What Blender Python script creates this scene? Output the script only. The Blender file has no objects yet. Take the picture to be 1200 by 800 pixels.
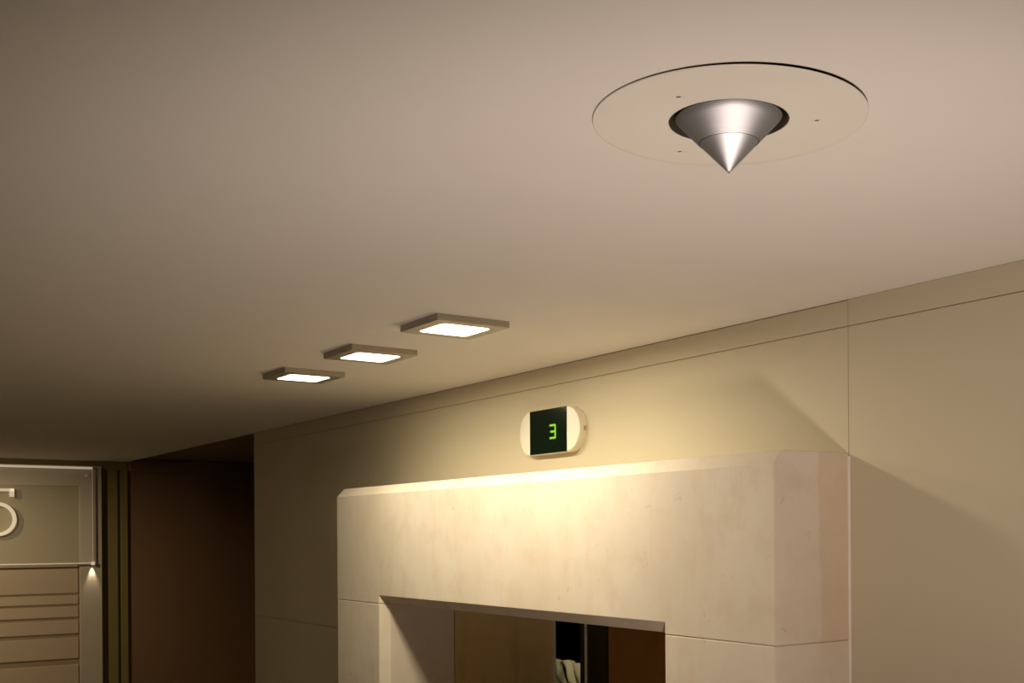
import bpy, bmesh, math, random
from mathutils import Vector, Matrix
random.seed(7)
scene = bpy.context.scene
C = scene.collection
PI = math.pi

# ------------------------------------------------------------------ camera
PSI, ROLL, FPX, PX, PY = 0.6221, 0.0065, 1324.14, 694.85, 625.71
cam_data = bpy.data.cameras.new('camera')
cam = bpy.data.objects.new('camera', cam_data)
C.objects.link(cam)
cam_data.sensor_fit = 'HORIZONTAL'
cam_data.sensor_width = 36.0
cam_data.lens = 36.0 * FPX / 1200.0
cam_data.shift_x = -(PX - 600.0) / 1200.0
cam_data.shift_y = (PY - 400.0) / 1200.0
cam_data.clip_start = 0.02
cam_data.clip_end = 60
fwd = Vector((math.sin(PSI), math.cos(PSI), 0.0))
rgt = Vector((math.cos(PSI), -math.sin(PSI), 0.0))
up = Vector((0, 0, 1))
r2 = rgt * math.cos(ROLL) - up * math.sin(ROLL)
u2 = rgt * math.sin(ROLL) + up * math.cos(ROLL)
M = Matrix((r2, u2, -fwd)).transposed().to_4x4()
M.translation = Vector((0, 0, 2.3))
cam.matrix_world = M
scene.camera = cam

# ------------------------------------------------------------------ world and exposure
world = bpy.data.worlds.new('world')
scene.world = world
world.use_nodes = True
world.node_tree.nodes['Background'].inputs[0].default_value = (0.9, 0.75, 0.55, 1)
world.node_tree.nodes['Background'].inputs[1].default_value = 0.01
scene.view_settings.view_transform = 'Standard'
scene.view_settings.look = 'None'
scene.view_settings.gamma = 1.0
scene.view_settings.use_curve_mapping = False
scene.view_settings.exposure = 0.0

LAMP_COLOUR = (1.0, 0.885, 0.66)      # warm fluorescent downlights
LAMP_STRENGTH = 4.0                  # glow of the diffuser itself
LAMP_POWER = 5.8
LAMP_SPREAD = 180.0
UP_COLOUR = (1.0, 0.84, 0.765)        # standing uplighter under the camera
UP_POWER = 71.0
UP_POS = Vector((0.70, 0.36, 1.48))
UP_AIM = Vector((1.32, 1.58, 2.8))

# ------------------------------------------------------------------ helpers
def new_mat(name):
    m = bpy.data.materials.new(name)
    m.use_nodes = True
    nt = m.node_tree
    return m, nt, nt.nodes['Principled BSDF']

def plain(name, col, rough=0.5, metal=0.0, emit=None, es=0.0, noise=0.06, scale=30.0, spec=0.5, bump=0.0):
    m, nt, b = new_mat(name)
    tc = nt.nodes.new('ShaderNodeTexCoord')
    n = nt.nodes.new('ShaderNodeTexNoise')
    n.inputs['Scale'].default_value = scale
    n.inputs['Detail'].default_value = 4
    nt.links.new(tc.outputs['Object'], n.inputs['Vector'])
    mx = nt.nodes.new('ShaderNodeMixRGB')
    mx.inputs[1].default_value = tuple(c * (1 - noise) for c in col) + (1,)
    mx.inputs[2].default_value = tuple(min(1, c * (1 + noise)) for c in col) + (1,)
    nt.links.new(n.outputs['Fac'], mx.inputs[0])
    nt.links.new(mx.outputs[0], b.inputs['Base Color'])
    b.inputs['Roughness'].default_value = rough
    b.inputs['Metallic'].default_value = metal
    b.inputs['Specular IOR Level'].default_value = spec
    if emit:
        b.inputs['Emission Color'].default_value = tuple(emit) + (1,)
        b.inputs['Emission Strength'].default_value = es
    if bump:
        bp = nt.nodes.new('ShaderNodeBump')
        bp.inputs['Strength'].default_value = bump
        bp.inputs['Distance'].default_value = 0.002
        nt.links.new(n.outputs['Fac'], bp.inputs['Height'])
        nt.links.new(bp.outputs['Normal'], b.inputs['Normal'])
    return m

def stone(name, base, dark, warm, stain=0.5, big=2.2, rough=0.62, band=False):
    """limestone: soft clouds, rusty drifts, small brown pits"""
    m, nt, b = new_mat(name)
    N, L = nt.nodes.new, nt.links.new
    tc = N('ShaderNodeTexCoord')
    n1 = N('ShaderNodeTexNoise'); n1.inputs['Scale'].default_value = big; n1.inputs['Detail'].default_value = 5
    L(tc.outputs['Object'], n1.inputs['Vector'])
    mp = N('ShaderNodeMapping'); mp.inputs['Scale'].default_value = (6, 6, 1.6)
    L(tc.outputs['Object'], mp.inputs['Vector'])
    n2 = N('ShaderNodeTexNoise'); n2.inputs['Scale'].default_value = 2.6; n2.inputs['Detail'].default_value = 6; n2.inputs['Distortion'].default_value = 0.4
    L(mp.outputs[0], n2.inputs['Vector'])
    n3 = N('ShaderNodeTexNoise'); n3.inputs['Scale'].default_value = 34; n3.inputs['Detail'].default_value = 3; n3.inputs['Distortion'].default_value = 0.6
    L(tc.outputs['Object'], n3.inputs['Vector'])
    r1 = N('ShaderNodeValToRGB'); r1.color_ramp.elements[0].position = 0.35; r1.color_ramp.elements[1].position = 0.66
    r1.color_ramp.elements[0].color = tuple(dark) + (1,); r1.color_ramp.elements[1].color = tuple(base) + (1,)
    L(n1.outputs['Fac'], r1.inputs[0])
    r2_ = N('ShaderNodeValToRGB'); r2_.color_ramp.elements[0].position = 0.52; r2_.color_ramp.elements[1].position = 0.70
    L(n2.outputs['Fac'], r2_.inputs[0])
    f2 = N('ShaderNodeMath'); f2.operation = 'MULTIPLY'; f2.inputs[1].default_value = stain
    L(r2_.outputs[0], f2.inputs[0])
    n4 = N('ShaderNodeTexNoise'); n4.inputs['Scale'].default_value = 11; n4.inputs['Detail'].default_value = 5; n4.inputs['Roughness'].default_value = 0.65
    L(tc.outputs['Object'], n4.inputs['Vector'])
    r4 = N('ShaderNodeValToRGB'); r4.color_ramp.elements[0].position = 0.50; r4.color_ramp.elements[1].position = 0.74
    L(n4.outputs['Fac'], r4.inputs[0])
    f4 = N('ShaderNodeMath'); f4.operation = 'MULTIPLY'; f4.inputs[1].default_value = 0.40
    L(r4.outputs[0], f4.inputs[0])
    m4 = N('ShaderNodeMixRGB'); m4.inputs[2].default_value = tuple(c * k for c, k in zip(dark, (0.86, 0.78, 0.66))) + (1,)
    L(f4.outputs[0], m4.inputs[0]); L(r1.outputs[0], m4.inputs[1])
    mx = N('ShaderNodeMixRGB'); mx.inputs[2].default_value = tuple(warm) + (1,)
    L(f2.outputs[0], mx.inputs[0]); L(m4.outputs[0], mx.inputs[1])
    r3 = N('ShaderNodeValToRGB'); r3.color_ramp.elements[0].position = 0.68; r3.color_ramp.elements[1].position = 0.80
    L(n3.outputs['Fac'], r3.inputs[0])
    f3 = N('ShaderNodeMath'); f3.operation = 'MULTIPLY'; f3.inputs[1].default_value = 0.35
    L(r3.outputs[0], f3.inputs[0])
    mx2 = N('ShaderNodeMixRGB'); mx2.inputs[2].default_value = (warm[0] * 0.5, warm[1] * 0.42, warm[2] * 0.35, 1)
    L(f3.outputs[0], mx2.inputs[0]); L(mx.outputs[0], mx2.inputs[1])
    out = mx2.outputs[0]
    if band:      # a rust-coloured vein runs through the blocks behind their faces
        sx = N('ShaderNodeSeparateXYZ'); L(tc.outputs['Object'], sx.inputs[0])
        ad = N('ShaderNodeMath'); ad.operation = 'MULTIPLY_ADD'; ad.inputs[1].default_value = 0.035
        L(n1.outputs['Fac'], ad.inputs[0]); L(sx.outputs['X'], ad.inputs[2])
        ad2 = N('ShaderNodeMath'); ad2.operation = 'MULTIPLY_ADD'; ad2.inputs[1].default_value = 0.02
        L(n3.outputs['Fac'], ad2.inputs[0]); L(ad.outputs[0], ad2.inputs[2])
        mr = N('ShaderNodeMapRange'); mr.inputs['From Min'].default_value = 1.790; mr.inputs['From Max'].default_value = 1.799
        mr.inputs['To Max'].default_value = 0.38
        L(ad2.outputs[0], mr.inputs['Value'])
        my = N('ShaderNodeMath'); my.operation = 'LESS_THAN'; my.inputs[1].default_value = 1.95; L(sx.outputs['Y'], my.inputs[0])
        mz = N('ShaderNodeMath'); mz.operation = 'GREATER_THAN'; mz.inputs[1].default_value = 2.0705; L(sx.outputs['Z'], mz.inputs[0])
        m1 = N('ShaderNodeMath'); m1.operation = 'MULTIPLY'; L(my.outputs[0], m1.inputs[0]); L(mz.outputs[0], m1.inputs[1])
        m2 = N('ShaderNodeMath'); m2.operation = 'MULTIPLY'; L(mr.outputs[0], m2.inputs[0]); L(m1.outputs[0], m2.inputs[1])
        mb = N('ShaderNodeMixRGB'); mb.inputs[2].default_value = (0.60, 0.41, 0.23, 1)
        L(m2.outputs[0], mb.inputs[0]); L(out, mb.inputs[1]); out = mb.outputs[0]
    L(out, b.inputs['Base Color'])
    b.inputs['Roughness'].default_value = rough
    b.inputs['Specular IOR Level'].default_value = 0.35
    bp = N('ShaderNodeBump'); bp.inputs['Strength'].default_value = 0.12; bp.inputs['Distance'].default_value = 0.002
    L(n3.outputs['Fac'], bp.inputs['Height']); L(bp.outputs['Normal'], b.inputs['Normal'])
    return m

M_ceil = plain('ceiling_paint', (0.74, 0.70, 0.62), 0.75, noise=0.025, scale=5, bump=0.05, spec=0.3)
M_corr = plain('corridor_ceiling_shade', (0.16, 0.10, 0.05), 0.8)  # dark brown stands in for shade on the corridor ceiling
M_wall = plain('wall_panel_lacquer', (0.565, 0.495, 0.345), 0.55, noise=0.04, scale=2.5, spec=0.35)
M_joint = plain('joint_filler', (0.42, 0.34, 0.22), 0.9)
M_floor = stone('floor_stone', (0.55, 0.46, 0.34), (0.46, 0.38, 0.27), (0.5, 0.38, 0.25), rough=0.4)
M_room = plain('room_paint', (0.62, 0.53, 0.38), 0.8)
M_stone = stone('portal_limestone', (0.76, 0.665, 0.54), (0.66, 0.565, 0.435), (0.64, 0.46, 0.29), 0.24, band=True)
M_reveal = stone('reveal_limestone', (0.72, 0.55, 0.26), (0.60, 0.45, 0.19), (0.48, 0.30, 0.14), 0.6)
M_mortar = plain('stone_mortar', (0.52, 0.42, 0.28), 0.9)
M_seal = plain('pale_sealant', (0.74, 0.66, 0.55), 0.6)
M_bronze = stone('lift_leaf_brown', (0.46, 0.25, 0.07), (0.35, 0.18, 0.045), (0.47, 0.21, 0.05), 0.5, rough=0.45)
M_steel = plain('brushed_steel', (0.86, 0.81, 0.74), 0.35, 0.45, noise=0.1, scale=60)
M_black = plain('black_glass', (0.004, 0.004, 0.005), 0.06, spec=0.6, noise=0.0)
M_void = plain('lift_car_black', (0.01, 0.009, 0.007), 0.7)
M_cloth = plain('pale_cloth', (0.80, 0.75, 0.56), 0.8, noise=0.08, scale=12)
M_plate = plain('cover_plate_paint', (0.74, 0.70, 0.60), 0.5, noise=0.02, scale=8, spec=0.4)
M_dimple_shade = plain('dimple_shade_dark', (0.09, 0.07, 0.045), 0.6, 0.3)  # dark tone for the painted shade inside the plate dimples
M_can = plain('black_recess', (0.03, 0.024, 0.014), 0.55)
M_lampbody = plain('lamp_body_bronze', (0.38, 0.34, 0.25), 0.42, 0.5, noise=0.08, scale=40)
M_diff = plain('lamp_diffuser', (0.9, 0.9, 0.9), 0.4, emit=LAMP_COLOUR, es=LAMP_STRENGTH, noise=0)
M_shell = plain('indicator_shell', (0.78, 0.73, 0.60), 0.38, noise=0.02, spec=0.5)
M_face = plain('indicator_face', (0.004, 0.010, 0.005), 0.10, noise=0.0, spec=0.35)
M_digit = plain('green_led', (0.02, 0.05, 0.0), 0.5, emit=(0.30, 0.72, 0.015), es=0.85, noise=0)
M_olive = plain('olive_pilaster', (0.16, 0.12, 0.03), 0.6, noise=0.08, scale=6)
M_corrwall = plain('corridor_brown_shaded_panel', (0.16, 0.085, 0.035), 0.6, noise=0.2, scale=1.6)  # brown panelling, colour kept dark to hold the corridor's shade
M_frame = plain('door_frame_metal', (0.42, 0.36, 0.27), 0.45, 0.15, noise=0.1, scale=3)
M_head = plain('door_header_metal', (0.27, 0.225, 0.105), 0.5, 0.1, noise=0.06, scale=3)
M_slat = plain('door_slat', (0.42, 0.33, 0.22), 0.5, 0.2, noise=0.08, scale=3)
M_gap = plain('door_gap', (0.24, 0.18, 0.10), 0.8)
M_edge = plain('lit_glass_edge', (0.8, 0.75, 0.65), 0.3, emit=(1.0, 0.85, 0.65), es=0.28, noise=0.0)  # weak emission here and below stands in for light caught along glass edges
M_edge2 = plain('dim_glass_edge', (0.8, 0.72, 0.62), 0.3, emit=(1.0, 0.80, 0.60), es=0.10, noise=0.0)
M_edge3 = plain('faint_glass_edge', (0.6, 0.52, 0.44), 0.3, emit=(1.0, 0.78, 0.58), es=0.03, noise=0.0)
M_num = plain('numeral_metal_glow', (0.85, 0.80, 0.68), 0.4, 0.2, noise=0.03, emit=(1.0, 0.88, 0.66), es=0.22)  # slight emission puts a shine into the metal numeral
M_lampblk = plain('uplighter_black', (0.03, 0.03, 0.03), 0.4, 0.5)

# clear sign glass
M_glass, nt, b = new_mat('sign_glass')
b.inputs['Base Color'].default_value = (0.9, 0.85, 0.7, 1)
b.inputs['Roughness'].default_value = 0.04
b.inputs['Alpha'].default_value = 0.12

# spun aluminium: brushed round the axis, anisotropic
M_cone, nt, b = new_mat('spun_aluminium')
tc = nt.nodes.new('ShaderNodeTexCoord')
mp = nt.nodes.new('ShaderNodeMapping'); mp.inputs['Scale'].default_value = (3, 3, 1400)
ns = nt.nodes.new('ShaderNodeTexNoise'); ns.inputs['Scale'].default_value = 1.0; ns.inputs['Detail'].default_value = 2
nt.links.new(tc.outputs['Object'], mp.inputs[0]); nt.links.new(mp.outputs[0], ns.inputs['Vector'])
rr = nt.nodes.new('ShaderNodeMapRange'); rr.inputs['To Min'].default_value = 0.31; rr.inputs['To Max'].default_value = 0.40
nt.links.new(ns.outputs['Fac'], rr.inputs['Value'])
cr = nt.nodes.new('ShaderNodeCombineColor')
for i in range(3):
    nt.links.new(rr.outputs[0], cr.inputs[i])
nt.links.new(cr.outputs[0], b.inputs['Base Color'])
b.inputs['Metallic'].default_value = 0.62
b.inputs['Roughness'].default_value = 0.45
b.inputs['Anisotropic'].default_value = 0.85
tg = nt.nodes.new('ShaderNodeTangent'); tg.direction_type = 'RADIAL'; tg.axis = 'Z'
nt.links.new(tg.outputs[0], b.inputs['Tangent'])

M_cone2 = M_cone.copy(); M_cone2.name = 'spun_aluminium_tip'
M_cone2.node_tree.nodes['Principled BSDF'].inputs['Roughness'].default_value = 0.36

def obj(name, bm, mat, parent=None, smooth=False, bevel=0.0, segs=2):
    me = bpy.data.meshes.new(name)
    bmesh.ops.recalc_face_normals(bm, faces=bm.faces)
    bm.to_mesh(me); bm.free()
    me.materials.append(mat)
    if smooth:
        for p in me.polygons: p.use_smooth = True
    o = bpy.data.objects.new(name, me)
    C.objects.link(o)
    if bevel:
        bv = o.modifiers.new('bevel', 'BEVEL'); bv.width = bevel; bv.segments = segs; bv.limit_method = 'ANGLE'
        bv.angle_limit = math.radians(40)
    if parent:
        o.parent = parent
    return o

def empty(name, loc):
    o = bpy.data.objects.new(name, None); C.objects.link(o)
    o.location = loc; o.empty_display_size = 0.05
    return o

def thing(o, label, cat, group=None):
    o['label'] = label; o['category'] = cat
    if group: o['group'] = group
    return o

def struct(o):
    o['kind'] = 'structure'
    return o

def box_bm(x0, x1, y0, y1, z0, z1, bm=None):
    bm = bm or bmesh.new()
    v = [bm.verts.new((x, y, z)) for x in (x0, x1) for y in (y0, y1) for z in (z0, z1)]
    for f in ((0, 1, 3, 2), (4, 6, 7, 5), (0, 4, 5, 1), (2, 3, 7, 6), (0, 2, 6, 4), (1, 5, 7, 3)):
        bm.faces.new([v[i] for i in f])
    return bm

def prism_bm(pts, axis, a0, a1, bm=None):
    """extrude a polygon along an axis; pts are the other two coordinates in xyz order"""
    bm = bm or bmesh.new()
    def P(p, a):
        if axis == 'x': return (a, p[0], p[1])
        if axis == 'y': return (p[0], a, p[1])
        return (p[0], p[1], a)
    A = [bm.verts.new(P(p, a0)) for p in pts]
    B = [bm.verts.new(P(p, a1)) for p in pts]
    bm.faces.new(A); bm.faces.new(B[::-1])
    n = len(pts)
    for i in range(n):
        j = (i + 1) % n
        bm.faces.new((A[i], B[i], B[j], A[j]))
    return bm

def lathe_bm(prof, segs=96, centre=(0, 0)):
    """revolve (r,z) pairs about a vertical axis; r = 0 makes a tip"""
    bm = bmesh.new(); rings = []
    for r, z in prof:
        if r <= 1e-7:
            rings.append([bm.verts.new((centre[0], centre[1], z))])
        else:
            rings.append([bm.verts.new((centre[0] + r * math.cos(2 * PI * i / segs), centre[1] + r * math.sin(2 * PI * i / segs), z)) for i in range(segs)])
    for a, b_ in zip(rings[:-1], rings[1:]):
        for i in range(segs):
            j = (i + 1) % segs
            if len(a) == 1: bm.faces.new((a[0], b_[i], b_[j]))
            elif len(b_) == 1: bm.faces.new((a[i], b_[0], a[j]))
            else: bm.faces.new((a[i], b_[i], b_[j], a[j]))
    return bm

# ------------------------------------------------------------------ main dimensions (metres)
XW, XF = 1.8584, 1.6346             # wall face, front face of the stone surround
ZC = 2.8                            # ceiling
Y0, Y1 = 1.6486, 3.872              # surround, near and far end
YB = 7.9                            # far wall
YE = 5.405                          # far end of the right wall
XL, YN = -2.6, -3.2                 # left wall, wall behind the camera
SPK = (0.9287, 1.0091)              # round ceiling fixture
HOLE = 0.1612
OY0, OY1 = 1.999, 3.522             # opening, at the front face
CH = 0.028
ZS = 2.0985                         # underside of lintel at the front face
ZJ = ZS - CH                        # joint and inner soffit
XD = 2.327                          # plane of the lift door

# ------------------------------------------------------------------ room shell
# ceiling with the round cut-out
bm = bmesh.new()
outer = [bm.verts.new(p) for p in ((XL, YN, ZC), (XW + 0.004, YN, ZC), (XW + 0.004, YB + 0.1, ZC), (XL, YB + 0.1, ZC))]
oe = [bm.edges.new((outer[i], outer[(i + 1) % 4])) for i in range(4)]
hv = [bm.verts.new((SPK[0] + HOLE * math.cos(2 * PI * i / 128), SPK[1] + HOLE * math.sin(2 * PI * i / 128), ZC)) for i in range(128)]
he = [bm.edges.new((hv[i], hv[(i + 1) % 128])) for i in range(128)]
bmesh.ops.triangle_fill(bm, edges=oe + he, use_beauty=True)
bad = [f for f in bm.faces if (f.calc_center_median() - Vector((SPK[0], SPK[1], ZC))).length < HOLE * 0.98 and all(v in set(hv) for v in f.verts)]
bmesh.ops.delete(bm, geom=bad, context='FACES_ONLY')
for f in bm.faces:
    if f.normal.z > 0: f.normal_flip()
r = bmesh.ops.extrude_face_region(bm, geom=bm.faces[:])
for v in [g for g in r['geom'] if isinstance(g, bmesh.types.BMVert)]:
    v.co.z += 0.10
ceiling = struct(obj('ceiling', bm, M_ceil))
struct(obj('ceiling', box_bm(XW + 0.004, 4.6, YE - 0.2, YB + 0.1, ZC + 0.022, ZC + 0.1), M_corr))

floor = struct(empty('floor', (0, 0, 0)))
obj('floor_bed', box_bm(XL, 4.6, YN, YB + 0.1, -0.10, -0.012), M_joint, floor)
for i in range(12):
    for j in range(19):
        x0 = XL + i * 0.6; y0 = YN + j * 0.6
        x1, y1 = min(x0 + 0.597, 4.6), min(y0 + 0.597, YB)
        if x0 > XF - 0.3 and y0 < YE - 0.4: continue
        if x1 - x0 < 0.05 or y1 - y0 < 0.05: continue
        obj('tile', box_bm(x0, x1, y0, y1, -0.012, 0), M_floor, floor)

struct(obj('wall_left', box_bm(XL - 0.1, XL, YN, YB + 0.1, 0, ZC + 0.1), M_room))
struct(obj('wall_front', box_bm(XL - 0.1, XW + 0.3, YN - 0.1, YN, 0, ZC + 0.1), M_room))

# right wall: core with the lift opening, then lacquered panels with open joints
wall_right = struct(empty('wall_right', (XW, 0, 0)))
def wr(name, bm, mat, bevel=0.0):
    o = obj(name, bm, mat, None, bevel=bevel)
    o.parent = wall_right; o.matrix_parent_inverse = Matrix.Translation((-XW, 0, 0))
    return o
core = [(YN, 0), (OY0 - 0.05, 0), (OY0 - 0.05, ZJ + 0.08), (OY1 + 0.05, ZJ + 0.08), (OY1 + 0.05, 0), (YE - 0.004, 0), (YE - 0.004, ZC), (YN, ZC)]
wr('core', prism_bm(core, 'x', XW + 0.0030, XW + 0.30), M_joint)
T = XW + 0.0027
G = 0.0008
wr('panel', prism_bm([(YN, 0), (Y0 - G, 0), (Y0 - G, 2.7425 - G), (YN, 2.7425 - G)], 'x', XW, T), M_wall, 0.0008)
wr('panel', prism_bm([(Y0 + G, 2.25), (Y1 - 0.02, 2.25), (Y1 - 0.02, 1.92 + G), (YE, 1.92 + G), (YE, 2.7425 - G), (Y0 + G, 2.7425 - G)], 'x', XW, T), M_wall, 0.0008)
wr('panel', prism_bm([(Y1 - 0.02, 0), (YE, 0), (YE, 1.92 - G), (Y1 - 0.02, 1.92 - G)], 'x', XW, T), M_wall, 0.0008)
wr('cornice_strip', box_bm(XW, T, YN, Y0 - G, 2.7425 + G, ZC - 0.0005), M_wall, 0.0006)
wr('cornice_strip', box_bm(XW, T, Y0 + G, YE, 2.7425 + G, ZC - 0.0022), M_wall, 0.0006)
wr('end_cap', box_bm(XW + 0.0002, XW + 0.30, YE - 0.003, YE + 0.004, 0, ZC), M_corrwall)

# far wall and corridor
struct(obj('wall_back', box_bm(XL, 4.6, YB + 0.10, YB + 0.2, 0, ZC + 0.1), M_corrwall))
struct(obj('wall_back', box_bm(1.866, 4.5, YB + 0.02, YB + 0.10, 0, ZC + 0.022), M_corrwall))
struct(obj('trim_1', box_bm(1.868, 4.5, YB - 0.015, YB + 0.02, 2.735, ZC + 0.022), M_corrwall, bevel=0.012))
struct(obj('wall_right', box_bm(4.5, 4.6, YE - 0.2, YB + 0.1, 0, ZC + 0.1), M_corrwall))
struct(obj('wall_back', box_bm(XW + 0.3, 4.6, YE - 0.2, YE, 0, ZC + 0.1), M_corrwall))
# fluted pilaster between door and corridor
pil = [(1.700, 0.06), (1.722, 0.06), (1.724, 0.075), (1.740, 0.075), (1.742, 0.055), (1.800, 0.055), (1.803, 0.080), (1.820, 0.080), (1.823, 0.05), (1.862, 0.05), (1.862, 0.11), (1.700, 0.11)]
struct(obj('trim_2', prism_bm([(x, YB - 0.05 + d) for x, d in pil], 'z', 0, 2.745), M_olive))
struct(obj('trim_3', box_bm(1.698, 1.864, YB - 0.002, YB + 0.06, 2.745, ZC), M_olive))
struct(obj('wall_back', box_bm(XL, 1.70, YB + 0.01, YB + 0.1, 0, ZC), M_olive))

# ------------------------------------------------------------------ door of the far wall
door = struct(empty('door_1', (1.1, YB, 0)))
def dr(name, bm, mat, bevel=0.0, smooth=False, parent=None):
    o = obj(name, bm, mat, None, bevel=bevel, smooth=smooth)
    o.parent = door; o.matrix_parent_inverse = Matrix.Translation((-1.1, -YB, 0))
    return o
FX0, FX1, PX0, PX1 = 0.30, 1.697, 0.436, 1.561
dr('frame', prism_bm([(FX0, 0), (PX0, 0), (PX0, 2.632), (PX1, 2.632), (PX1, 0), (FX1, 0), (FX1, 2.765), (FX0, 2.765)], 'y', YB - 0.025, YB + 0.01), M_frame, 0.003)
dr('header_panel', box_bm(PX0, PX1, YB - 0.008, YB + 0.01, 2.131, 2.632), M_head)
zs = [2.131, 1.93, 1.859, 1.772, 1.663, 1.495, 1.26, 0.93, 0.50, 0.02]
gp = [0.002, 0.004, 0.006, 0.010, 0.016, 0.030, 0.034, 0.036, 0.038, 0.0]
dr('door_core', box_bm(PX0, PX1, YB + 0.004, YB + 0.01, 0.0, 2.131), M_gap)
for i in range(9):
    top, bot = zs[i] - gp[i] * 0.5, zs[i + 1] + gp[i + 1] * 0.5
    dr('slat', prism_bm([(YB + 0.004, top), (YB - 0.003, top - 0.004), (YB - 0.007, bot + 0.012), (YB + 0.004, bot)], 'x', PX0 + 0.008, PX1 - 0.008), M_slat)

# floor number sign: a glass plate standing off the door head
sign = thing(empty('floor_sign', (1.1, YB - 0.05, 2.13)), 'clear glass floor sign with bright edges and a raised metal 5 over the far door', 'sign')
def sg(name, bm, mat, bevel=0.0):
    o = obj(name, bm, mat, None, bevel=bevel)
    o.parent = sign; o.matrix_parent_inverse = Matrix.Translation((-1.1, -(YB - 0.05), -2.13))
    return o
GX0, GX1, GZ0, GZ1 = 0.55, 1.634, 2.133, 2.752
sg('glass_plate', box_bm(GX0 + 0.006, GX1 - 0.006, YB - 0.056, YB - 0.050, GZ0 + 0.006, GZ1 - 0.006), M_glass)
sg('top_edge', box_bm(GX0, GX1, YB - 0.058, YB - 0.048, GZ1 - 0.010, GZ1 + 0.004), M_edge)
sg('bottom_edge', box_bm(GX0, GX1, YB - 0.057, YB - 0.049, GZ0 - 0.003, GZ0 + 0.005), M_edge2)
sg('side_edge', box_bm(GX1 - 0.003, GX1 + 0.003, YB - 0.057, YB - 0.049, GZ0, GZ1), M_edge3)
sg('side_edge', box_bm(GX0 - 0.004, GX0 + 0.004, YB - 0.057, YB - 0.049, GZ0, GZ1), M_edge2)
sg('corner_glint', box_bm(GX1 - 0.008, GX1 + 0.012, YB - 0.060, YB - 0.044, GZ0 - 0.012, GZ0 + 0.010), M_edge, 0.002)  # glowing block stands in for the glint at this corner
for cx_ in (GX0 + 0.03, GX1 - 0.03):
    sg('stand_off', box_bm(cx_ - 0.008, cx_ + 0.008, YB - 0.05, YB - 0.025, GZ1 - 0.06, GZ1 - 0.044), M_steel, 0.002)
# the digit 5 as one metal piece
bm = bmesh.new()
yb0, yb1 = YB - 0.075, YB - 0.056
box_bm(1.0, 1.174, yb0, yb1, 2.590, 2.607, bm)
box_bm(1.149, 1.175, yb0, yb1, 2.556, 2.608, bm)
box_bm(1.0, 1.018, yb0, yb1, 2.475, 2.607, bm)
arc = []
ccx, ccz, R1, R0 = 1.082, 2.417, 0.105, 0.084
n = 40
angs = [math.radians(142 - (142 + 140) * i / n) for i in range(n + 1)]
pts = [(ccx + R1 * math.cos(a), ccz + R1 * math.sin(a)) for a in angs] + [(ccx + R0 * math.cos(a), ccz + R0 * math.sin(a)) for a in angs[::-1]]
prism_bm(pts, 'y', yb0, yb1, bm)
sg('numeral', bm, M_num)
lt = bpy.data.lights.new('streak_helper_spot', 'SPOT'); lt.energy = 2.4; lt.color = (1, 0.84, 0.62)  # added spot, no fitting: makes the glare streak below the sign corner
lt.spot_size = math.radians(50); lt.spot_blend = 0.8; lt.shadow_soft_size = 0.004
lo = bpy.data.objects.new('streak_helper_spot', lt); C.objects.link(lo); lo.parent = sign
lo.location = (GX1 - 1.1, 0.012, 2.118 - 2.13); lo.rotation_euler = (math.radians(8), 0, 0)

# ------------------------------------------------------------------ stone surround of the lift
portal = thing(empty('door_surround', (XF, (Y0 + Y1) / 2, 0)), 'pale limestone surround framing the lift opening, with a chamfered lintel', 'door surround')
def pt(name, bm, mat, bevel=0.0, label=None):
    o = obj(name, bm, mat, None, bevel=bevel)
    o.parent = portal; o.matrix_parent_inverse = Matrix.Translation((-XF, -(Y0 + Y1) / 2, 0))
    if label: o['label'] = label
    return o
XB = XW - 0.0008
g = 0.0008
pt('mortar_bed', box_bm(XF + 0.0022, XB, Y0 + 0.0022, OY0 - 0.001, ZJ - g + 0.0001, ZJ + g - 0.0001), M_mortar)
pt('mortar_bed', box_bm(XF + 0.0022, XB, OY1 + 0.001, Y1 - 0.0022, ZJ - g + 0.0001, ZJ + g - 0.0001), M_mortar)
ZL, ZT, CD = 2.4405, 2.4700, 0.024     # chamfer: lower edge, upper edge, depth
bm = bmesh.new()
g = 0.0008
# lintel: front face pushed out, chamfer on top, mitred splay round the opening
def V(x, y, z): return bm.verts.new((x, y, z))
a0, a1 = OY0 - CH * 0, OY1
f = {}
f['A'] = V(XF, Y0, ZJ + g); f['B'] = V(XF, OY0, ZJ + g); f['C'] = V(XF, OY0, ZS); f['D'] = V(XF, OY1, ZS)
f['E'] = V(XF, OY1, ZJ + g); f['F'] = V(XF, Y1, ZJ + g); f['G'] = V(XF, Y1, ZL); f['H'] = V(XF, Y0, ZL)
t0 = V(XF + CD, Y0, ZT); t1 = V(XF + CD, Y1 - 0.008, ZT)
k0 = V(XB, Y0, ZT); k1 = V(XB, Y1 - 0.008, ZT)
i0 = V(XF + CH, OY0 + CH, ZJ + g); i1 = V(XF + CH, OY1 - CH, ZJ + g)
b0 = V(XB, Y0, ZJ + g); b1 = V(XB, Y1, ZJ + g); bt = V(XB, Y1, ZL)
j0 = V(XB, OY0 + CH, ZJ + g); j1 = V(XB, OY1 - CH, ZJ + g)
F_ = bm.faces.new
F_((f['A'], f['B'], f['C'], f['H'])); F_((f['C'], f['D'], f['G'], f['H'])); F_((f['D'], f['E'], f['F'], f['G']))
F_((f['H'], f['G'], t1, t0)); F_((t0, t1, k1, k0))
F_((f['A'], f['H'], t0, k0, b0)); F_((f['F'], b1, bt, f['G'])); F_((f['G'], bt, k1, t1))
F_((f['C'], i0, i1, f['D'])); F_((f['B'], i0, f['C'])); F_((f['D'], i1, f['E']))
F_((f['A'], b0, j0, i0, f['B'])); F_((f['E'], i1, j1, b1, f['F'])); F_((i0, j0, j1, i1))
F_((b0, k0, k1, bt, b1, j1, j0))
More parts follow.
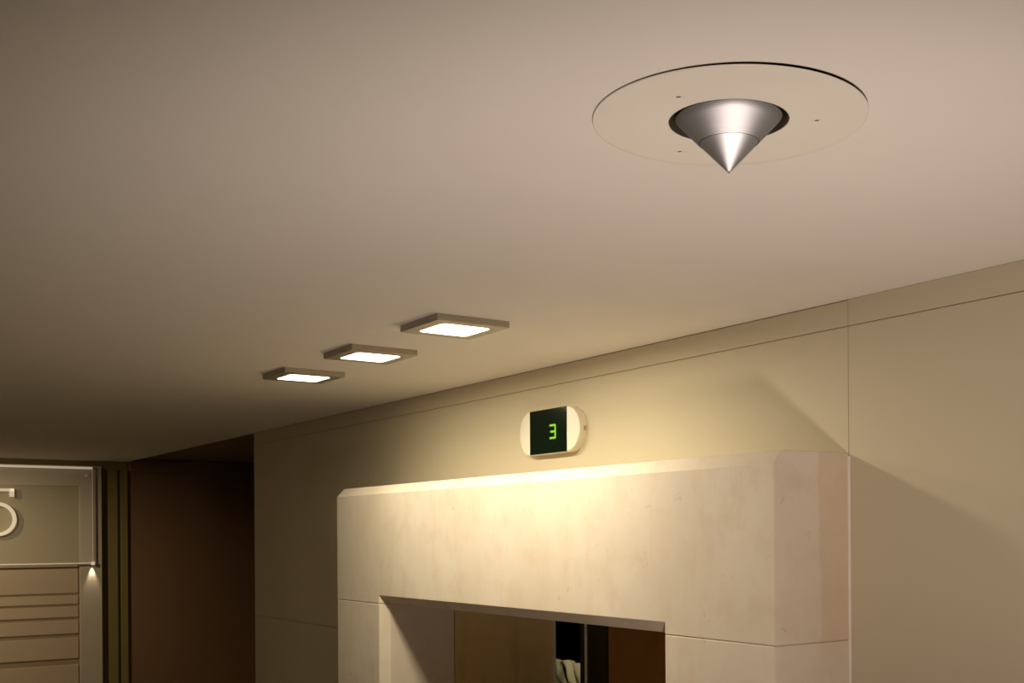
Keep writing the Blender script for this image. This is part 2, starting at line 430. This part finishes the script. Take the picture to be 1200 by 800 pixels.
pt('lintel', bm, M_stone, 0.0012)
# piers, each with a splayed inner corner
pt('pier', prism_bm([(XF, Y0), (XF, OY0), (XF + CH, OY0 + CH), (1.9065, OY0 + CH), (1.9065, OY0), (XB, OY0), (XB, Y0)], 'z', 0, ZJ - g), M_stone, 0.0024)
pt('pier', prism_bm([(XF, Y1), (XF, OY1), (XF + CH, OY1 - CH), (1.9065, OY1 - CH), (1.9065, OY1), (XB, OY1), (XB, Y1)], 'z', 0, ZJ - g), M_stone, 0.0024)
# lining slabs of the deep reveal (outer one runs on from the pier)
Ya, Yb = OY0 + CH, OY1 - CH
for (ya, yb) in ((Ya - 0.03, Ya), (Yb, Yb + 0.03)):
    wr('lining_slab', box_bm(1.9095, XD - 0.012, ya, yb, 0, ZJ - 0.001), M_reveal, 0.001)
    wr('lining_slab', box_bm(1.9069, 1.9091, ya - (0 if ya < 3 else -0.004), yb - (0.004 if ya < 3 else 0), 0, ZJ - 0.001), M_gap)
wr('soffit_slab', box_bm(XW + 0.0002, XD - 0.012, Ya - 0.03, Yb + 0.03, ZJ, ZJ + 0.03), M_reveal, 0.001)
pt('sealant_bead', prism_bm([(XW - 0.0035, Y0 + 0.0005), (XW - 0.0003, Y0 - 0.0045), (XW - 0.0003, Y0 + 0.0005)], 'z', 0, ZT - 0.006), M_seal, label='pale line of sealant between stone and wall')

# ------------------------------------------------------------------ lift door and car
lift = struct(empty('door_2', (XD, (Ya + Yb) / 2, 0)))
def lf(name, bm, mat, bevel=0.0, label=None):
    o = obj(name, bm, mat, None, bevel=bevel)
    o.parent = lift; o.matrix_parent_inverse = Matrix.Translation((-XD, -(Ya + Yb) / 2, 0))
    if label: o['label'] = label
    return o
lf('steel_jamb', box_bm(XD - 0.0115, XD - 0.007, 3.4745, Yb + 0.004, 0.0, ZJ - 0.001), M_steel, 0.001)
lf('door_leaf', box_bm(XD + 0.004, XD + 0.035, Ya - 0.02, 3.163, 0.005, ZJ - 0.001), M_bronze, 0.001)
lf('glass_strip', box_bm(XD, XD + 0.03, 3.1635, 3.286, 0.005, ZJ - 0.001), M_black, 0.001)
lf('steel_edge', box_bm(XD - 0.004, XD + 0.032, 3.2865, 3.297, 0.005, ZJ - 0.001), M_steel, 0.001)
lf('glass_fin', box_bm(XD + 0.004, XD + 0.012, 3.2975, 3.335, 0.005, ZJ - 0.001), M_black, 0.001)
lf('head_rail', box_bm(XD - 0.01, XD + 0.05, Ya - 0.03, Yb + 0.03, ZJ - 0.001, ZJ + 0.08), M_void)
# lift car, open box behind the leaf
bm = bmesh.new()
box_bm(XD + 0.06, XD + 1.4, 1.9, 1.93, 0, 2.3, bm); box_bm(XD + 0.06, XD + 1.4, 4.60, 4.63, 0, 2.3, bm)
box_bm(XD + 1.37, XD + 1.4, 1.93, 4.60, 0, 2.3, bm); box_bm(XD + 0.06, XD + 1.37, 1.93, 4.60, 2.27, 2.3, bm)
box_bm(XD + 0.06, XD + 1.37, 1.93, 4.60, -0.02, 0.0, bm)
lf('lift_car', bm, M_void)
lf('cloth_helper_lamp', lathe_bm([(0, 2.262), (0.03, 2.262), (0.03, 2.27), (0, 2.27)], 24, (2.50, 3.74)), M_steel)  # added housing for the hidden light on the cloth
lc = bpy.data.lights.new('cloth_helper_light', 'SPOT'); lc.energy = 5; lc.color = (1, 0.86, 0.52); lc.spot_size = math.radians(46); lc.spot_blend = 0.6  # hidden spot added to brighten the cloth
lc.shadow_soft_size = 0.01
co = bpy.data.objects.new('cloth_helper_light', lc); C.objects.link(co); co.parent = lift
co.matrix_parent_inverse = Matrix.Translation((-XD, -(Ya + Yb) / 2, 0)); co.location = (2.50, 3.74, 2.255)
co.rotation_euler = (Vector((2.50, 3.74, 2.255)) - Vector((2.75, 4.03, 1.52))).to_track_quat('Z', 'Y').to_euler()
# pale cloth hanging in the car
bm = bmesh.new()
nu, nv = 90, 60
grid = []
for i in range(nu + 1):
    row = []
    for j in range(nv + 1):
        s = i / nu; t = j / nv
        y = 3.88 + 0.34 * s
        tt = t ** 1.5
        z = 1.757 - 0.55 * tt + 0.004 * math.cos(18 * s)
        u = (y - 4.025) / 0.085; w = 0.55 * tt / 0.10
        fold = -0.030 * math.exp(-((abs(u + 0.05 * w) - 0.10 - 0.62 * min(w, 2.5)) / 0.20) ** 2)
        fold += -0.020 * math.exp(-((abs(u) - 0.9 - 0.5 * min(w, 2.5)) / 0.22) ** 2)
        fold += 0.004 * math.sin(55 * s + 6 * t)
        row.append(bm.verts.new((2.75 + fold, y, z)))
    grid.append(row)
for i in range(nu):
    for j in range(nv):
        bm.faces.new((grid[i][j], grid[i + 1][j], grid[i + 1][j + 1], grid[i][j + 1]))
cl = obj('cloth', bm, M_cloth, smooth=True)
so = cl.modifiers.new('thick', 'SOLIDIFY'); so.thickness = 0.004
thing(cl, 'pale folded cloth hanging in the dark gap of the lift door', 'cloth')

# ------------------------------------------------------------------ floor indicator on the wall
ind = thing(empty('floor_indicator', (XW, 2.775, 2.604)), 'cream pill-shaped floor indicator on the wall above the lift showing a green 3', 'display')
IY0, IY1, IZ, IR, IT = 2.617, 2.942, 2.6035, 0.0655, 0.028
def pill(y0, y1, r, inset=0.0, n=20):
    pts = []
    ya, yb_ = y0 + r, y1 - r
    rr_ = r - inset
    for i in range(n + 1):
        a = -PI / 2 + PI * i / n
        pts.append((yb_ + rr_ * math.cos(a), IZ + rr_ * math.sin(a)))
    for i in range(n + 1):
        a = PI / 2 + PI * i / n
        pts.append((ya + rr_ * math.cos(a), IZ + rr_ * math.sin(a)))
    return pts
def inn(name, bm, mat, bevel=0.0, smooth=False, label=None):
    o = obj(name, bm, mat, None, bevel=bevel, smooth=smooth)
    o.parent = ind; o.matrix_parent_inverse = Matrix.Translation((-XW, -2.775, -2.604))
    if label: o['label'] = label
    return o
bm = bmesh.new()
SY0, SY1 = 2.6775, 2.8735
cols = []
NQ = 14
for i in range(NQ + 1):
    cols.append(IY0 + (SY0 - IY0) * (1 - math.cos(PI / 2 * i / NQ)))
for i in range(NQ + 1):
    cols.append(SY1 + (IY1 - SY1) * math.sin(PI / 2 * i / NQ))
prev = None
for y in cols:
    d = 0.0
    if y < SY0: d = (SY0 - y) / (SY0 - IY0)
    if y > SY1: d = (y - SY1) / (IY1 - SY1)
    h = 0.0
    if y < IY0 + IR: h = math.sqrt(max(0, IR ** 2 - (IY0 + IR - y) ** 2))
    elif y > IY1 - IR: h = math.sqrt(max(0, IR ** 2 - (y - IY1 + IR) ** 2))
    else: h = IR
    h = max(h, 0.0004)
    xf = XW - IT + (0.003 if y < SY0 else 0.007) * d ** 2
    hf = max(h - 0.0025, 0.0002)
    row = [bm.verts.new(p) for p in ((XW + 0.0005, y, IZ - h), (xf + 0.0025, y, IZ - h), (xf, y, IZ - hf), (xf, y, IZ + hf), (xf + 0.0025, y, IZ + h), (XW + 0.0005, y, IZ + h))]
    if prev:
        for k in range(6):
            m_ = (k + 1) % 6
            bm.faces.new((prev[k], prev[m_], row[m_], row[k]))
    else: bm.faces.new(row)
    prev = row
bm.faces.new(prev[::-1])
inn('housing', bm, M_shell)
inn('screen', box_bm(XW - IT - 0.0012, XW - IT + 0.004, 2.6775, 2.8735, IZ - IR + 0.0005, IZ + IR - 0.0005), M_face, 0.0005, label='black glass front')
def seg_bm(parts):
    bm = bmesh.new()
    for (y0, z0, y1, z1, w) in parts:
        d = Vector((y1 - y0, z1 - z0)).normalized(); nrm = Vector((-d.y, d.x)) * w / 2; e = d * w / 2
        p0, p1 = Vector((y0, z0)), Vector((y1, z1))
        poly = [p0 + nrm, p1 + nrm, p1 + e, p1 - nrm, p0 - nrm, p0 - e]
        prism_bm([tuple(p) for p in poly], 'x', XW - IT - 0.0022, XW - IT - 0.0008, bm)
    return bm
yr, yl = 2.7355, 2.763
zt, zm, zb = 2.619, 2.6005, 2.582
inn('digit', seg_bm([(yl, zt, yr, zt, .006), (yl - .004, zm, yr, zm, .006), (yl, zb, yr, zb, .006), (yr, zt, yr, zm, 0.0065), (yr, zm, yr, zb, .0065)]), M_digit, label='glowing green figure 3')
inn('side_latch', box_bm(XW - 0.012, XW - 0.004, IY0 - 0.0012, IY0 + 0.004, 2.596, 2.608), M_joint)

# ------------------------------------------------------------------ three square downlights
def make_lamp(x, y):
    root = empty('ceiling_light', (x, y, ZC))
    bm = bmesh.new()
    S, s, hgt = 0.0955, 0.0645, 0.0155
    ring_o = [(-S, -S), (S, -S), (S, S), (-S, S)]
    def rr_sq(h, r_, n=5):
        out = []
        for cx_, cy_, a in ((h - r_, h - r_, 0), (-h + r_, h - r_, PI / 2), (-h + r_, -h + r_, PI), (h - r_, -h + r_, 1.5 * PI)):
            for i in range(n + 1):
                aa = a + PI / 2 * i / n
                out.append((cx_ + r_ * math.cos(aa), cy_ + r_ * math.sin(aa)))
        return out
    o_ = rr_sq(S, 0.004); i_ = rr_sq(s, 0.016)
    loops = []
    for pts, z in ((o_, 0), (o_, -hgt + 0.0015), (rr_sq(S - 0.0015, 0.003), -hgt), (i_, -hgt), (i_, -hgt + 0.003)):
        loops.append([bm.verts.new((p[0], p[1], z)) for p in pts])
    n = len(o_)
    for a, b_ in zip(loops[:-1], loops[1:]):
        for i in range(n):
            j = (i + 1) % n
            bm.faces.new((a[i], a[j], b_[j], b_[i]))
    bm.faces.new(loops[0])
    obj('housing', bm, M_lampbody, root)
    bm = bmesh.new()
    lo_ = [bm.verts.new((p[0], p[1], -hgt - 0.0002)) for p in rr_sq(s - 0.0005, 0.0155)]
    hi_ = [bm.verts.new((p[0], p[1], -hgt + 0.0028)) for p in rr_sq(s - 0.0005, 0.0155)]
    bm.faces.new(lo_); bm.faces.new(hi_[::-1])
    for i in range(len(lo_)):
        j = (i + 1) % len(lo_)
        bm.faces.new((lo_[i], hi_[i], hi_[j], lo_[j]))
    obj('diffuser', bm, M_diff, root)
    la = bpy.data.lights.new('lamp_glow', 'AREA'); la.shape = 'SQUARE'; la.size = 2 * s - 0.006
    la.energy = LAMP_POWER; la.color = LAMP_COLOUR; la.spread = math.radians(LAMP_SPREAD)
    ga = bpy.data.objects.new('lamp_glow', la); C.objects.link(ga); ga.parent = root
    ga.location = (0, 0, -hgt - 0.0012)
    return root
lamp = make_lamp(1.2945, 2.362)
[c for c in lamp.children if c.type == 'LIGHT'][0].data.energy = LAMP_POWER * 1.35
labs = ['square metal ceiling light with glowing panel, nearest of the three in a row',
        'square metal ceiling light with glowing panel, middle one of the row of three',
        'square metal ceiling light with glowing panel, farthest of the row, nearest the dark corridor']
for i, (x, y) in enumerate(((1.2945, 2.362), (1.302, 2.850), (1.303, 3.338))):
    if i == 0: o = lamp
    else:
        o = lamp.copy(); C.objects.link(o)
        for ch in lamp.children:
            c = ch.copy(); C.objects.link(c); c.parent = o
            if ch.type == 'LIGHT':
                c.data = ch.data.copy(); c.data.energy = LAMP_POWER * (0.95, 0.72)[i - 1]
    o.location = (x, y, ZC)
    thing(o, labs[i], 'ceiling light', 'square lights in a row on the ceiling')

# ------------------------------------------------------------------ round ceiling fixture
fix = thing(empty('ceiling_fixture', (SPK[0], SPK[1], ZC)), 'large round off-white ceiling plate with a pointed brushed metal cone at its centre', 'ceiling fixture')
def fx(name, bm, mat, smooth=False, bevel=0.0, label=None):
    o = obj(name, bm, mat, fix, smooth=smooth, bevel=bevel)
    if label: o['label'] = label
    return o
dimples = [(-0.094, -0.021, 0.0052), (0.087, -0.063, 0.0052), (0.026, 0.120, 0.0052)]
bm = bmesh.new()
NA = 420
radii = [0.0722, 0.0735, 0.078]
rv = 0.084
while rv < 0.134: radii.append(rv); rv += 0.0013
radii += [0.142, 0.152, 0.160, 0.1630, 0.1640]
TH = 0.0013
def zoff(x, y):
    # plate hangs a little lower at its near right rim
    base = -0.0031 - 0.0016 * (x / 0.164) * 0.8 + 0.0016 * (y / 0.164) * 0.9
    rad = math.hypot(x, y)
    if rad > 0.1625: base += 0.0004
    d = 0.0
    for (dx, dy, dr_) in dimples:
        q = math.hypot(x - dx, y - dy) / (dr_ * 1.5)
        if q < 1: d += 0.0012 * (1 - q * q)
    return base + d
rings = []
for r_ in radii:
    rings.append([bm.verts.new((r_ * math.cos(2 * PI * i / NA), r_ * math.sin(2 * PI * i / NA), zoff(r_ * math.cos(2 * PI * i / NA), r_ * math.sin(2 * PI * i / NA)) - TH)) for i in range(NA)])
topo = [bm.verts.new((v.co.x, v.co.y, v.co.z + TH + 0.0002)) for v in rings[-1]]
topi = [bm.verts.new((v.co.x, v.co.y, v.co.z + TH + 0.0002)) for v in rings[0]]
allr = [topi] + rings + [topo]
for a, b_ in zip(allr[:-1], allr[1:]):
    for i in range(NA):
        j = (i + 1) % NA
        bm.faces.new((a[i], b_[i], b_[j], a[j]))
fx('cover_plate', bm, M_plate, smooth=True)
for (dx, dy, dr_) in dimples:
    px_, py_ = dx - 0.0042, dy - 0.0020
    fx('dimple_shade', lathe_bm([(0, zoff(px_, py_) - TH - 0.0003), (0.0029, zoff(px_, py_) - TH - 0.0003), (0.0031, zoff(px_, py_) - TH + 0.001), (0, zoff(px_, py_) - TH + 0.001)], 16, (px_, py_)), M_dimple_shade, label='dark disc standing for shade in a plate dimple')  # dark disc painted as the shaded near-left side of the dimple
fx('recess_can', lathe_bm([(HOLE - 0.0004, 0.0), (HOLE - 0.0006, 0.085), (0, 0.085)], 96), M_can)
fx('recess_ring', lathe_bm([(0.0718, -0.0042), (0.0712, -0.0042), (0.0706, 0.05), (0.0718, 0.05)], 96), M_can, True, label='black ring round the cone')
fx('bracket', box_bm(-0.012, 0.012, -0.15, 0.15, 0.04, 0.045), M_can)
zt_ = -0.0012; tip = -0.0670; rb = 0.0640
fr = 0.56
zg = tip + (zt_ - tip) * fr
rg = rb * fr
up_prof = [(0.0, 0.040), (0.012, 0.040), (0.012, zt_ + 0.0016), (rb - 0.0006, zt_ + 0.0012), (rb, zt_ + 0.0004)]
up_prof += [(rb + (rg + 0.0004 - rb) * t_, zt_ + (zg - zt_) * t_) for t_ in (0.02, 0.25, 0.5, 0.75, 1.0)]
o = fx('cone', lathe_bm(up_prof, 160), M_cone, True, label='upper part of the spun metal cone')
o2 = fx('cone_tip', lathe_bm([(rg - 0.0005, zg + 0.0006), (rg - 0.0005, zg - 0.0002)] + [((rg - 0.0005) * (1 - t_), zg - 0.0002 + (tip - zg + 0.0002) * t_) for t_ in (0.25, 0.5, 0.75, 0.93, 1.0)], 160), M_cone2, True, label='pointed end of the spun metal cone')
for q_ in (o, o2):
    es = q_.modifiers.new('split', 'EDGE_SPLIT'); es.split_angle = math.radians(28)

# added spot, out of view to the left, that brightens the far door
spot = thing(empty('door_helper_spot', (0.30, 6.7, ZC)), 'added unseen ceiling spot that brightens the far door', 'ceiling light')
obj('rim', lathe_bm([(0.035, 0.0), (0.035, -0.003), (0.045, -0.004), (0.05, -0.001), (0.05, 0.0)], 40), M_steel, spot, True)
obj('lens', lathe_bm([(0.0, -0.002), (0.035, -0.002), (0.035, 0.0), (0, 0)], 40), M_diff, spot)
ls = bpy.data.lights.new('bulb', 'SPOT'); ls.energy = 105; ls.color = (1, 0.80, 0.55); ls.spot_size = math.radians(95); ls.spot_blend = 0.9
ls.shadow_soft_size = 0.03
lo = bpy.data.objects.new('bulb', ls); C.objects.link(lo); lo.parent = spot; lo.location = (0, 0, -0.01)
lo.rotation_euler = Vector((-0.9, -1.2, 1.3)).to_track_quat('Z', 'Y').to_euler()

# ------------------------------------------------------------------ standing uplighter below the camera, out of frame
upl = thing(empty('uplighter', (UP_POS.x, UP_POS.y, 0)), 'black standing uplighter with a tilted bowl shade', 'floor lamp')
obj('base', lathe_bm([(0, 0), (0.13, 0), (0.13, 0.012), (0.02, 0.02), (0, 0.02)], 48), M_lampblk, upl)
obj('pole', lathe_bm([(0, 0.02), (0.011, 0.02), (0.011, UP_POS.z - 0.10), (0, UP_POS.z - 0.10)], 24), M_lampblk, upl)
aim = (UP_AIM - UP_POS).normalized()
q = aim.to_track_quat('Z', 'Y')
bm = lathe_bm([(0, -0.11), (0.05, -0.10), (0.085, -0.03), (0.09, 0.03), (0.086, 0.03), (0.08, -0.03), (0.045, -0.09), (0, -0.095)], 48)
o = obj('shade', bm, M_lampblk, upl, smooth=True)
o.location = (0, 0, UP_POS.z); o.rotation_mode = 'QUATERNION'; o.rotation_quaternion = q
ld = bpy.data.lights.new('bulb', 'SPOT')
ld.energy = UP_POWER; ld.color = UP_COLOUR; ld.shadow_soft_size = 0.10
ld.spot_size = math.radians(96); ld.spot_blend = 1.0
lo = bpy.data.objects.new('bulb', ld); C.objects.link(lo); lo.parent = upl
lo.location = Vector((0, 0, UP_POS.z)) + aim * 0.04
lo.rotation_mode = 'QUATERNION'; lo.rotation_quaternion = (-aim).to_track_quat('Z', 'Y')
